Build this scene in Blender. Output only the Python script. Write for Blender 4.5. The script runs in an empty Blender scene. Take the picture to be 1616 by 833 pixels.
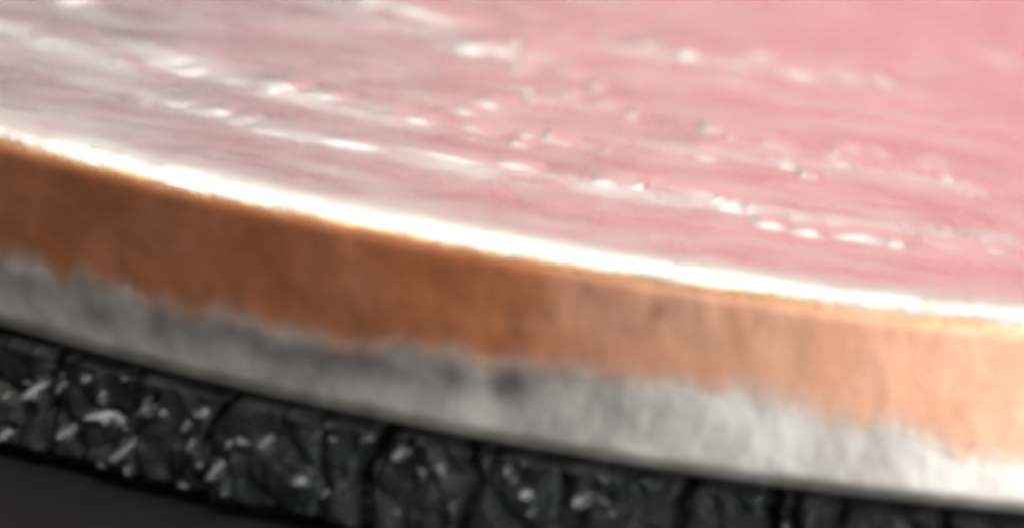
import bpy, math
import numpy as np
from mathutils import Vector, Matrix

MM = 0.001                      # everything below is written in millimetres
sc = bpy.context.scene

# ------------------------------------------------------------------ camera
ELEV, ROLL, DIST = 0.219645, math.radians(8.0), 60.0
LOOK = Vector((-2.0436, -8.9398, 0.9))
cam_d = bpy.data.cameras.new("camera")
cam = bpy.data.objects.new("camera", cam_d)
sc.collection.objects.link(cam)
fw = Vector((0, math.cos(ELEV), -math.sin(ELEV)))
rt0 = Vector((1, 0, 0)); up0 = rt0.cross(fw)
rt = rt0 * math.cos(ROLL) + up0 * math.sin(ROLL)
up = -rt0 * math.sin(ROLL) + up0 * math.cos(ROLL)
cpos = (LOOK - fw * DIST)
M = Matrix((rt, up, -fw)).transposed().to_4x4()
M.translation = cpos * MM
cam.matrix_world = M
cam_d.sensor_width = 36
cam_d.lens = 36 * 11038.3 / 1616
cam_d.shift_y = -8 / 1616
cam_d.clip_start = 0.002
cam_d.clip_end = 10
cam_d.dof.use_dof = True
cam_d.dof.focus_distance = (DIST - 0.5) * MM
cam_d.dof.aperture_fstop = cam_d.lens / 1.35      # 1 mm wide phone-macro pupil
sc.camera = cam

# ------------------------------------------------------------------ world, lamps, exposure
w = bpy.data.worlds.new("World"); sc.world = w; w.use_nodes = True
w.node_tree.nodes["Background"].inputs[0].default_value = (0.80, 0.80, 0.84, 1)
w.node_tree.nodes["Background"].inputs[1].default_value = 0.19
sc.view_settings.view_transform = 'Standard'
sc.view_settings.look = 'None'
sc.view_settings.exposure = 0
sc.view_settings.gamma = 1
sc.view_settings.use_curve_mapping = False
sc.cycles.filter_width = 7.5      # the photograph is a soft, enlarged phone crop

def lamp(name, pos, aim, sx, sy, radiance, color):
    d = bpy.data.lights.new(name, 'AREA'); d.shape = 'RECTANGLE'
    d.size, d.size_y = sx * MM, sy * MM
    d.energy = radiance * math.pi * sx * sy * MM * MM
    d.color = color
    o = bpy.data.objects.new(name, d); sc.collection.objects.link(o)
    o.location = Vector(pos) * MM
    o.rotation_euler = (Vector(aim) - Vector(pos)).to_track_quat('-Z', 'Y').to_euler()
    return o
TGT = (-2, -9, 1)
lamp("overhead_lamp", (-23, -14, 95), TGT, 21, 110, 16.0, (1.0, 0.94, 0.84))
lamp("right_key_lamp", (76, -86, 18), TGT, 70, 44, 15.5, (1.0, 0.97, 0.93))  # wide soft key light from the front right, source unseen
lamp("added_pink_panel", (45, 110, 34), TGT, 110, 52, 1.2, (1.0, 0.295, 0.33))  # added panel, stands in for unseen pink surroundings mirrored in the face
lamp("added_glint_lamp", (-10, 88, 80), TGT, 50, 26, 3.6, (1.0, 0.99, 0.94))  # added behind the coin so marks and swells catch white glints
lamp("added_pale_panel", (-68, 110, 34), TGT, 110, 52, 0.56, (1.0, 0.80, 0.77))  # added panel, gives the left of the face its whitish reflection

# ------------------------------------------------------------------ noise helpers
def _hash(ix, iy, seed):
    n = (ix.astype(np.int64) * 374761393 + iy.astype(np.int64) * 668265263 + seed * 974634777) & 0x7fffffff
    n = ((n ^ (n >> 13)) * 1274126177) & 0x7fffffff
    return ((n ^ (n >> 16)) & 0xffff) / 65535.0
def vnoise(x, y, seed=0):
    ix, iy = np.floor(x), np.floor(y)
    fx, fy = x - ix, y - iy
    fx = fx * fx * fx * (fx * (fx * 6 - 15) + 10); fy = fy * fy * fy * (fy * (fy * 6 - 15) + 10)
    a, b = _hash(ix, iy, seed), _hash(ix + 1, iy, seed)
    c, d = _hash(ix, iy + 1, seed), _hash(ix + 1, iy + 1, seed)
    return (a + (b - a) * fx) * (1 - fy) + (c + (d - c) * fx) * fy - 0.5
def fbm(x, y, seed=0, oct=4, gain=0.5):
    s, a = 0, 1.0
    for k in range(oct):
        s = s + a * vnoise(x * 2 ** k + 17.3 * k, y * 2 ** k - 9.1 * k, seed + k); a *= gain
    return s
def worley(x, y, seed=0, jit=0.9):
    ix, iy = np.floor(x), np.floor(y)
    f1 = np.full(x.shape, 9.0); f2 = np.full(x.shape, 9.0); cid = np.zeros(x.shape)
    for dx in (-1, 0, 1):
        for dy in (-1, 0, 1):
            cx, cy = ix + dx, iy + dy
            px = cx + 0.5 + jit * (_hash(cx, cy, seed) - 0.5); py = cy + 0.5 + jit * (_hash(cx, cy, seed + 5) - 0.5)
            d = np.hypot(px - x, py - y)
            f2 = np.where(d < f1, f1, np.minimum(f2, d)); cid = np.where(d < f1, _hash(cx, cy, seed + 9), cid)
            f1 = np.minimum(f1, d)
    return f1, f2, cid
def sstep(a, b, x):
    t = np.clip((x - a) / (b - a), 0, 1); return t * t * (3 - 2 * t)

# ------------------------------------------------------------------ mesh helpers
def grid_mesh(name, X, Y, Z, mat, parent=None, wrap=False, caps=(), attrs=None):
    """A grid of rows x columns, smooth shaded; wrap closes the columns; caps names the rows closed by a fan."""
    r, c = X.shape
    v = np.stack([X, Y, Z], -1).reshape(-1, 3) * MM
    i = np.arange(r * c).reshape(r, c)
    if wrap: i = np.concatenate([i, i[:, :1]], 1)
    f = np.stack([i[:-1, :-1], i[:-1, 1:], i[1:, 1:], i[1:, :-1]], -1).reshape(-1, 4).tolist()
    vl = v.tolist()
    for row, flip in caps:
        ctr = len(vl); vl.append([0, 0, float(Z[row].mean()) * MM])
        ring = i[row]
        for a, b in zip(ring[:-1].tolist(), ring[1:].tolist()):
            f.append([b, a, ctr] if flip else [a, b, ctr])
    me = bpy.data.meshes.new(name); me.from_pydata(vl, [], f); me.update()
    me.polygons.foreach_set("use_smooth", [True] * len(me.polygons))
    me.materials.append(mat)
    for an, av in (attrs or {}).items():
        at = me.attributes.new(an, 'FLOAT', 'POINT')
        fl = np.zeros(len(vl)); fl[:r * c] = np.asarray(av).reshape(-1)
        at.data.foreach_set("value", fl)
    o = bpy.data.objects.new(name, me); sc.collection.objects.link(o)
    if parent: o.parent = parent
    return o
def empty(name, label, cat, group=None):
    o = bpy.data.objects.new(name, None); sc.collection.objects.link(o)
    o.empty_display_size = 0.002
    o["label"] = label; o["category"] = cat
    if group: o["group"] = group
    return o

# ------------------------------------------------------------------ materials
def mat(name):
    m = bpy.data.materials.new(name); m.use_nodes = True
    nt = m.node_tree; b = nt.nodes["Principled BSDF"]
    tc = nt.nodes.new("ShaderNodeTexCoord"); mp = nt.nodes.new("ShaderNodeMapping")
    mp.inputs["Scale"].default_value = (1000, 1000, 1000)
    nt.links.new(tc.outputs["Object"], mp.inputs[0])
    return m, nt, b, mp.outputs[0]
def noise(nt, vec, scale, detail=4, rough=0.55, stretch=None):
    if stretch:
        s = nt.nodes.new("ShaderNodeMapping"); s.inputs["Scale"].default_value = stretch
        nt.links.new(vec, s.inputs[0]); vec = s.outputs[0]
    n = nt.nodes.new("ShaderNodeTexNoise"); n.inputs["Scale"].default_value = scale
    n.inputs["Detail"].default_value = detail; n.inputs["Roughness"].default_value = rough
    nt.links.new(vec, n.inputs["Vector"]); return n.outputs["Fac"]
def ramp(nt, fac, stops):
    r = nt.nodes.new("ShaderNodeValToRGB"); e = r.color_ramp.elements
    while len(e) < len(stops): e.new(0.5)
    for k, (p, c) in enumerate(stops):
        e[k].position = p; e[k].color = (*c, 1) if len(c) == 3 else c
    nt.links.new(fac, r.inputs[0]); return r.outputs[0]
def bump(nt, b, fac, dist_mm, strength=1.0, prev=None):
    n = nt.nodes.new("ShaderNodeBump"); n.inputs["Strength"].default_value = strength
    n.inputs["Distance"].default_value = dist_mm * MM
    nt.links.new(fac, n.inputs["Height"])
    if prev: nt.links.new(prev, n.inputs["Normal"])
    nt.links.new(n.outputs[0], b.inputs["Normal"]); return n.outputs[0]
def g(v): return (v, v, v)
def attr_mix(nt, b, col, name, col2):
    a = nt.nodes.new("ShaderNodeAttribute"); a.attribute_name = name
    mx = nt.nodes.new("ShaderNodeMix"); mx.data_type = 'RGBA'
    nt.links.new(a.outputs["Fac"], mx.inputs["Factor"]); nt.links.new(col, mx.inputs[6])
    if isinstance(col2, tuple): mx.inputs[7].default_value = (*col2, 1)
    else: nt.links.new(col2, mx.inputs[7])
    nt.links.new(mx.outputs[2], b.inputs["Base Color"]); return mx.outputs[2]

m_face, nt, b, v = mat("worn_nickel_face")
b.inputs["Metallic"].default_value = 1
c = (ramp(nt, noise(nt, v, 1.1, 5), [(0.34, (0.66, 0.54, 0.51)), (0.5, (0.73, 0.68, 0.65)), (0.64, (0.76, 0.77, 0.71))]))
attr_mix(nt, b, c, "smear", (0.84, 0.47, 0.24))
rf = ramp(nt, noise(nt, v, 2.2, 5, .6, (0.5, 1, 1)), [(0.3, g(0.22)), (0.7, g(0.37))])
ra = nt.nodes.new("ShaderNodeAttribute"); ra.attribute_name = "rim"
rm = nt.nodes.new("ShaderNodeMix"); rm.inputs[3].default_value = 0.42
nt.links.new(ra.outputs["Fac"], rm.inputs[0]); nt.links.new(rf, rm.inputs[2]); nt.links.new(rm.outputs[0], b.inputs["Roughness"])
p = bump(nt, b, noise(nt, v, 3.5, 5, .6, (0.45, 1, 1)), 0.022)
bump(nt, b, noise(nt, v, 14, 4, .7, (0.8, 0.5, 1)), 0.018, 1, p)

m_mark, nt, b, v = mat("polished_relief")
b.inputs["Metallic"].default_value = 1
b.inputs["Base Color"].default_value = (0.76, 0.73, 0.69, 1)
b.inputs["Roughness"].default_value = 0.34
bump(nt, b, noise(nt, v, 9, 3), 0.008)

m_wall, nt, b, v = mat("sheared_nickel_edge")
b.inputs["Metallic"].default_value = 1
sm = noise(nt, v, 1.6, 5, .6, (1, 1, 0.5))
c = ramp(nt, sm, [(0.30, (0.66, 0.625, 0.59)), (0.5, (0.79, 0.765, 0.715)), (0.7, (0.88, 0.865, 0.82))])
c = attr_mix(nt, b, c, "grime_and_tone", (0.22, 0.185, 0.19))
attr_mix(nt, b, c, "smear", (0.76, 0.40, 0.24))
nt.links.new(ramp(nt, noise(nt, v, 2.5, 4), [(0.3, g(0.5)), (0.7, g(0.66))]), b.inputs["Roughness"])
bump(nt, b, noise(nt, v, 5, 4, .6, (1, 1, 0.7)), 0.003)

m_cu, nt, b, v = mat("bare_copper_core")
b.inputs["Metallic"].default_value = 1
c = ramp(nt, noise(nt, v, 0.8, 3, .5, (1, 1, 1.5)), [(0.3, (0.60, 0.22, 0.10)), (0.5, (0.70, 0.29, 0.14)), (0.7, (0.80, 0.38, 0.24))])
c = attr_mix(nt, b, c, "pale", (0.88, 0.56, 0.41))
c = attr_mix(nt, b, c, "grime_and_tone", (0.42, 0.18, 0.10))
attr_mix(nt, b, c, "smear", (0.72, 0.68, 0.64))
nt.links.new(ramp(nt, noise(nt, v, 3, 4), [(0.3, g(0.58)), (0.7, g(0.68))]), b.inputs["Roughness"])
bump(nt, b, noise(nt, v, 4.5, 4, .6, (1, 1, 0.7)), 0.002)

m_blk, nt, b, v = mat("crinkled_black_rubber")
nt.links.new(ramp(nt, noise(nt, v, 3, 4), [(0.3, (0.006, 0.007, 0.007)), (0.7, (0.013, 0.013, 0.014))]), b.inputs["Base Color"])
pa = nt.nodes.new("ShaderNodeAttribute"); pa.attribute_name = "polish"
for sock, lo, hi in (("Roughness", 0.48, 0.25), ("Specular IOR Level", 0.16, 0.6)):
    mr = nt.nodes.new("ShaderNodeMapRange"); mr.inputs[3].default_value = lo; mr.inputs[4].default_value = hi
    nt.links.new(pa.outputs["Fac"], mr.inputs[0]); nt.links.new(mr.outputs[0], b.inputs[sock])
b.inputs["Specular Tint"].default_value = (0.86, 0.92, 1.0, 1)
bump(nt, b, noise(nt, v, 16, 4), 0.007)

m_flr, nt, b, v = mat("smooth_black_plastic")
nt.links.new(ramp(nt, noise(nt, v, 2, 4), [(0.3, (0.005, 0.0054, 0.007)), (0.7, (0.008, 0.0085, 0.011))]), b.inputs["Base Color"])
b.inputs["Roughness"].default_value = 0.55
b.inputs["Specular IOR Level"].default_value = 0.12
bump(nt, b, noise(nt, v, 25, 3), 0.006)

# ------------------------------------------------------------------ surface and base
gx, gy = np.meshgrid(np.linspace(-120, 120, 25), np.linspace(-45, 160, 25))
floor = grid_mesh("table_surface", gx, gy, gx * 0 - 0.95, m_flr)
floor["kind"] = "structure"

def angles(dense0, dense1, step, coarse):
    a = np.arange(dense0, dense1, step)
    return np.radians(np.concatenate([a, np.arange(dense1, dense0 + 360, coarse)]))

base = empty("round_base", "round black rubber base with crinkled knobbly side under the coin", "base")
th = angles(-140, -60, 0.08, 0.8)
zz = np.linspace(-0.93, -0.03, 72)
TH, ZZ = np.meshgrid(th, zz)
U = TH * 12.2                                      # arc length, mm
wx = U + 0.25 * fbm(U * 1.3, ZZ * 1.3, 3); wz = ZZ + 0.25 * fbm(U * 1.3 + 40, ZZ * 1.3, 7)
f1, f2, cid = worley(wx / 0.55, wz / 0.75 + 0.3 * wx, 11)
crev = sstep(0.0, 0.30, f2 - f1)
rr = 12.14 + 0.30 * (0.5 - 0.5 * np.cos(np.pi * np.clip((-ZZ) / 0.9, 0, 1)))
rr = rr + 0.05 * (crev - 1) + 0.04 * (cid - .5) + 0.13 * fbm(U * 2.8, ZZ * 2.2, 31, 5, 0.48)
# long upright creases
for t_deg, wd, dep in ((-117.6, .07, .16), (-110.0, .05, .2), (-106.2, .05, .1), (-103.8, .07, .3), (-100.2, .06, .18), (-91.5, .06, .25), (-88.7, .05, .28), (-87.4, .05, .28), (-85.4, .06, .2), (-82, .05, .2)):
    uu = U - math.radians(t_deg) * 12.2 + 0.10 * fbm(ZZ * 3, ZZ * 0 + t_deg, 5) + 0.10 * np.sin(ZZ * 3.2 + t_deg)
    rr = rr - 0.6 * dep * np.exp(-(uu / wd) ** 2)
# flat polished facets of the crinkles: angle, height, half length, half width, turn (deg)
FACETS = ((-118.6, -.38, .15, .06, 60), (-119, -.74, .08, .05, 60), (-116.6, -.62, .14, .06, 45), (-115.5, -.46, .22, .075, 12), (-113.9, -.62, .17, .06, 55), (-113.5, -.27, .12, .05, 60), (-116.5, -.18, .09, .05, 50),
 (-114.9, -.10, .10, .045, 20), (-112.8, -.30, .06, .05, 30), (-111.3, -.24, .10, .05, 35), (-109.8, -.57, .12, .045, 65), (-106.5, -.55, .12, .05, 20), (-105.6, -.63, .08, .03, 70), (-104.3, -.14, .06, .035, 40),
 (-102.9, -.18, .12, .05, 50), (-101.3, -.27, .07, .055, 20), (-100.4, -.10, .07, .05, 70), (-98.5, -.18, .08, .06, 60), (-97.8, -.33, .08, .045, 30), (-94.9, -.08, .06, .05, 60), (-95.6, -.28, .13, .06, 45), (-94.8, -.27, .05, .04, 20), (-93.4, -.06, .07, .04, 30), (-111.2, -.80, .07, .04, 20))
frng = np.random.RandomState(3)
FACETS = FACETS + tuple((frng.uniform(-120, -108) if q < 26 else frng.uniform(-108, -84), frng.uniform(-.85, -.06), frng.uniform(.03, .10), frng.uniform(.014, .032), frng.uniform(5, 120)) for q in range(52))
V = (cpos - Vector((-2, -12, -.3))).normalized()
Ldir = (Vector((-23, -14, 95)) - Vector((-2, -12, -.3))).normalized()      # towards the overhead lamp
H = (V + Ldir).normalized()
polish = np.zeros(U.shape)
for t_deg, z0, la, lb, turn in FACETS:
    ta = math.radians(t_deg)
    hr = H.x * math.cos(ta) + H.y * math.sin(ta); hu = -H.x * math.sin(ta) + H.y * math.cos(ta)
    su, sz = -hu / hr, -H.z / hr
    su += 0.25 * math.sin(t_deg * 7.1); sz *= 1 + 0.22 * math.sin(t_deg * 3.3 + z0 * 20)      # no two lean quite alike
    du, dz = U - ta * 12.2, ZZ - z0
    c, s_ = math.cos(math.radians(turn)), math.sin(math.radians(turn))
    e = np.hypot((du * c + dz * s_) / (0.85 * la), (-du * s_ + dz * c) / (0.85 * lb)) + 0.7 * fbm(U * 6, ZZ * 6, 33, 3)
    m = sstep(1.25, 0.8, e)
    i0 = np.unravel_index(np.argmin(du ** 2 + dz ** 2), du.shape)
    polish = np.maximum(polish, m)
    rr = rr * (1 - m) + m * (rr[i0] + 0.02 + su * du + sz * dz - 0.018 * e * e)
rr = rr - 0.25 * sstep(-0.80, -0.93, ZZ) - 0.08 * sstep(-0.10, -0.03, ZZ)
grid_mesh("crinkled_side", rr * np.cos(TH), rr * np.sin(TH), ZZ, m_blk, base, wrap=True, caps=((-1, False), (0, True)), attrs={"polish": polish})

# ------------------------------------------------------------------ the coin
coin = empty("coin", "worn silver clad coin with a bare copper band round its edge, face pinkish", "coin")
R = 12.13
th = angles(-150, -62, 0.12, 1.2)
deg = np.degrees(th)

def copper_low(d):        # lower and upper border of the copper band, by angle
    z = np.interp(d, [-135, -123, -114, -109, -105, -102, -97, -93, -88, -84, -79, -70], [.66, .66, .62, .58, .66, .74, .77, .76, .74, .68, .50, .45])
    return z + 0.07 * fbm(d * 0.55, d * 0 + 3.3, 41, 4) + 0.04 * np.round(1.5 * fbm(d * 0.3, d * 0 + 8.3, 43, 2))
def copper_high(d):
    return 1.548 + 0.012 * fbm(d * 0.4, d * 0 + 1.3, 45, 4)
zl, zh = copper_low(deg), copper_high(deg)
CR, CH, ZW = 0.31, 0.265, 1.465        # rounded upper corner
def edge_r(z):
    k = np.clip((z - ZW) / CH, 0, 1)
    return R - CR + CR * np.sqrt(1 - k * k) + 0.008 * fbm(deg * 0.8, z * 2.5, 51, 3) * (1 - k)

# lower nickel layer: underside, rounded corner, wall, small lip at the copper
def ring(rad, z): return rad * np.ones_like(deg), z * np.ones_like(deg)
rows = []
for rad in (4, 9, 11.2, 11.7): rows.append(ring(rad, 0.0 + (0.02 if rad < 11 else 0)))
for a in np.linspace(0.1, math.pi / 2, 9):
    rows.append(ring(R - 0.20 + 0.20 * math.sin(a), 0.16 - 0.16 * math.cos(a)))
for t in np.linspace(0.04, 1, 44):
    z = 0.16 + (zl + 0.17 - 0.16) * t
    rows.append((edge_r(z) - 0.012 * (z - zl) * (z > zl - .1), z))
rows.append((R * np.ones_like(deg) - 0.3, zl + 0.175))
RR = np.array([q[0] for q in rows]); Z = np.array([q[1] for q in rows])
DG = np.broadcast_to(deg, Z.shape)
def border(Z): return sstep(-0.16, 0.15, Z - zl + 0.18 * fbm(DG * 0.5, Z * 0.6, 55, 3, 0.4))
sm = border(Z)
def spots(lst):
    q = np.zeros(Z.shape)
    for d0, z0, dw, zw, am in lst:
        q = np.maximum(q, am * np.exp(-((DG - d0) / dw) ** 2 - ((Z - z0) / zw) ** 2))
    return np.clip(q * (1 + 0.5 * fbm(DG * 0.6, Z * 3, 57, 3)), 0, 1)
gr = spots([(-120, .42, 3, .14, .4), (-114.5, .40, 3.0, .15, .55), (-109.5, .44, 3.8, .17, .8), (-105.4, .46, 3.6, .17, .85), (-101.4, .52, 1.3, .17, .7), (-99.2, .56, 1.2, .18, .8), (-99.2, .6, .5, .18, .6), (-85, .3, .6, .2, .25)])
grid_mesh("lower_nickel_layer", RR * np.cos(th), RR * np.sin(th), Z, m_wall, coin, wrap=True, caps=((0, True),), attrs={"smear": sm, "grime_and_tone": gr})

# copper core
rows = []
rows.append((R * np.ones_like(deg) - 0.5, zl - 0.17))
for t in np.linspace(0, 1, 56):
    z = (zl - 0.17) + (zh + 0.08 - zl + 0.17) * t
    rows.append((edge_r(z) + 0.012 * np.minimum(z - zl, 0) - 0.006 * sstep(-.05, .05, z - zh), z))
rows.append((R * np.ones_like(deg) - 0.6, zh + 0.08))
RR = np.array([q[0] for q in rows]); Z = np.array([q[1] for q in rows])
DG = np.broadcast_to(deg, Z.shape)
sm = 1 - border(Z)
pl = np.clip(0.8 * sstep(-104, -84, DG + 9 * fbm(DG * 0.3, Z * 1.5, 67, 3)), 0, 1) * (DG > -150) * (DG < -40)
gr = spots([(-93.8, 1.35, .5, .1, .7), (-99, .95, .5, .25, .5), (-116, 1.1, 9, .5, .5), (-106, .85, 4, .25, .4)])  # narrow dark marks plus a broad deeper red-brown tone on the left
grid_mesh("copper_core", RR * np.cos(th), RR * np.sin(th), Z, m_cu, coin, wrap=True, caps=((0, True), (-1, False)), attrs={"smear": sm, "grime_and_tone": gr, "pale": pl})

# upper nickel layer: wall, rounded rim, face with worn relief
def face_z(x, y):
    r = np.hypot(x, y); t = np.degrees(np.arctan2(y, x))
    z = 1.695 + 0.035 * sstep(10.1, 11.2, r)
    z = z + 0.030 * sstep(8.6, 6.0, r) * (0.6 + 0.8 * fbm(x * 0.35, y * 0.35, 71, 3))
    z = z + 0.012 * fbm(x * 0.30 + 5, y * 0.55, 73, 4) * sstep(11.4, 10.2, r)
    z = z + 0.010 * fbm(x * 1.0, y * 1.4, 77, 4) * sstep(11.6, 10.8, r)
    z = z + 0.004 * fbm(x * 2.5, y * 4.5, 79, 3)
    # low swells that face the rim
    def swell(rc, wd, h, t0, t1, sd):
        m = sstep(t0 - 4, t0 + 3, t) * sstep(t1 + 4, t1 - 3, t)
        e = rc + 0.15 * fbm(t * 0.25, t * 0 + sd, 81, 3)
        return h * m * sstep(e + wd, e - wd, r) * sstep(e - 2.2, e - 0.6, r)
    z = z + swell(9.45, .22, .05, -100, -76, 1) + swell(9.75, .2, .03, -124, -103, 2) + swell(8.5, .25, .05, -134, -110, 3)
    z = z + swell(9.2, .25, .05, -155, -128, 7) + swell(7.9, .3, .04, -158, -136, 8)
    z = z + swell(5.0, .35, .05, -150, -118, 4) + swell(3.2, .4, .05, -115, -60, 5) + swell(7.3, .3, .04, -96, -74, 6)
    return z
rows = []
rows.append((R * np.ones_like(deg) - 0.4, zh - 0.06))
a0 = np.arcsin(np.clip((zh - 0.06 - ZW) / CH, 0, 1))
dent = 0.012 * np.clip(fbm(deg * 0.7, deg * 0 + 2, 93, 4) + 0.45, 0, 1)
for t in np.linspace(0, 1, 22):
    a = a0 + (math.pi / 2 - a0) * t
    z = ZW + CH * np.sin(a)
    rows.append((edge_r(z) - 0.006 * sstep(.05, -.05, z - zh) + dent * np.cos(a) * sstep(.2, .5, np.array(t)), z + dent * np.sin(a) * (1 - t ** 4) * sstep(.2, .5, np.array(t))))
r_in = np.concatenate([np.linspace(R - CR - 0.04, 1.0, 330), np.linspace(0.9, 0.1, 8)])
for rad in r_in:
    x, y = rad * np.cos(th), rad * np.sin(th)
    rows.append((rad * np.ones_like(deg), face_z(x, y) + 0.0 * sstep(R - .5, R - .2, np.array(rad))))
RR = np.array([q[0] for q in rows]); Z = np.array([q[1] for q in rows])
grid_mesh("upper_nickel_layer", RR * np.cos(th), RR * np.sin(th), Z, m_face, coin, wrap=True, caps=((-1, False),), attrs={"rim": sstep(R - CR - 0.25, R - CR + 0.02, RR), "smear": sstep(1.622, 1.58, Z + 0.03 * fbm(np.broadcast_to(deg, Z.shape) * 0.5, Z * 2, 95, 3)) * (RR > R - CR)})

# worn raised marks of the design: (x, y, length along the rim, width, height)
MARKS = [
 (-4.15, -8.92, .55, .30, .07), (-3.6, -9.0, .45, .28, .07), (-2.75, -9.02, .95, .26, .07), (-2.12, -8.98, .34, .26, .08),
 (-1.1, -9.05, .5, .3, .04), (-.6, -9.1, .5, .3, .04), (.1, -9.78, .26, .38, .14), (.40, -9.9, .26, .36, .14), (.88, -9.83, .44, .38, .15), (1.17, -9.89, .2, .3, .12), (1.65, -9.66, .4, .26, .05), (2.05, -9.6, .2, .26, .05),
 (-5.4, -6.8, .3, .28, .06), (-5.15, -6.95, .2, .25, .05), (-4.25, -7.13, .28, .3, .09), (-3.85, -7.28, .3, .26, .06), (-3.36, -7.46, .5, .26, .04), (-5.15, -8.3, .3, .4, .05), (-4.9, -8.5, .25, .35, .05),
 (-2.44, -6.51, .25, .34, .08), (-2.5, -7.66, .22, .3, .07), (-2.35, -7.6, .14, .3, .06), (-3.66, -2.7, .3, .5, .2), (-3.22, -2.95, .8, .45, .17),
 (-2.7, -4.15, .26, .4, .09), (-2.27, -3.83, .16, .4, .09), (-2.87, -1.18, .25, .4, .09), (-1.71, -4.66, .14, .3, .06), (-1.5, -5.1, .14, .34, .07),
 (.02, -2.61, .24, .4, .08), (-.39, -6.36, .14, .3, .07), (-2.06, -6.01, .12, .3, .06), (-1.92, -5.9, .12, .3, .06), (-1.79, -7.61, .3, .3, .05),
 (.15, -6.68, .12, .3, .07), (.24, -6.8, .12, .3, .07), (.39, -7.6, .09, .26, .08), (.47, -7.62, .09, .26, .08), (.63, -6.91, .12, .3, .06), (.8, -6.93, .13, .3, .07), (1.7, -7.0, .12, .3, .05), (1.95, -7.28, .3, .26, .06), (2.5, -.8, .2, .4, .08), (-6.41, -4.58, .2, .4, .11)]
rng = np.random.RandomState(7)
for rc, t0, t1, n in ((6.6, -96, -74, 9), (7.4, -96, -74, 4), (8.3, -124, -104, 7), (7.7, -112, -97, 4), (6.1, -112, -100, 4), (9.9, -123, -117, 4), (5.0, -125, -100, 4), (9.3, -99, -90, 5), (3.0, -150, -60, 10)):
    for q in range(n):
        rad = rc + rng.uniform(-.25, .25); an = math.radians(t0 + (t1 - t0) * (q + rng.uniform(.1, .9)) / n)
        MARKS.append((rad * math.cos(an), rad * math.sin(an), rng.uniform(.07, .2), rng.uniform(.2, .36), rng.uniform(.03, .085)))
gu, gv = np.meshgrid(np.linspace(-1, 1, 15), np.linspace(-1, 1, 13))
for k, (x, y, L, W, H) in enumerate(MARKS):
    ta = math.atan2(y, x); tx, ty = -math.sin(ta), math.cos(ta)
    a = math.atan2(ty, tx) * 0.8 + 0.12 * math.sin(k * 2.3)
    ux, uy = math.cos(a), math.sin(a); vx, vy = -uy, ux
    if vy < 0: ux, uy, vx, vy = -ux, -uy, -vx, -vy
    big = 1.55 if H > .075 else 1.1
    near, far = (0.10 + 0.10 * W) * big, 1.3 * W + 0.15
    lx = gu * L * 0.8
    ly = np.where(gv < 0, gv * near, gv * far)          # steep towards the rim, long and shallow behind
    dome = sstep(-1, -.05, gv) * sstep(1, 0, gv) * np.clip(1 - np.abs(gu) ** 2, 0, 1) ** 1.3
    px, py = x + lx * ux + ly * vx, y + lx * uy + ly * vy
    dome = dome * (1 + 0.3 * fbm(px * 3, py * 1.5, 101 + k, 3))
    pz = face_z(px, py) - 0.002 + (0.007 + 0.11 * H) * big * dome
    grid_mesh("raised_mark", px, py, pz, m_mark, coin)
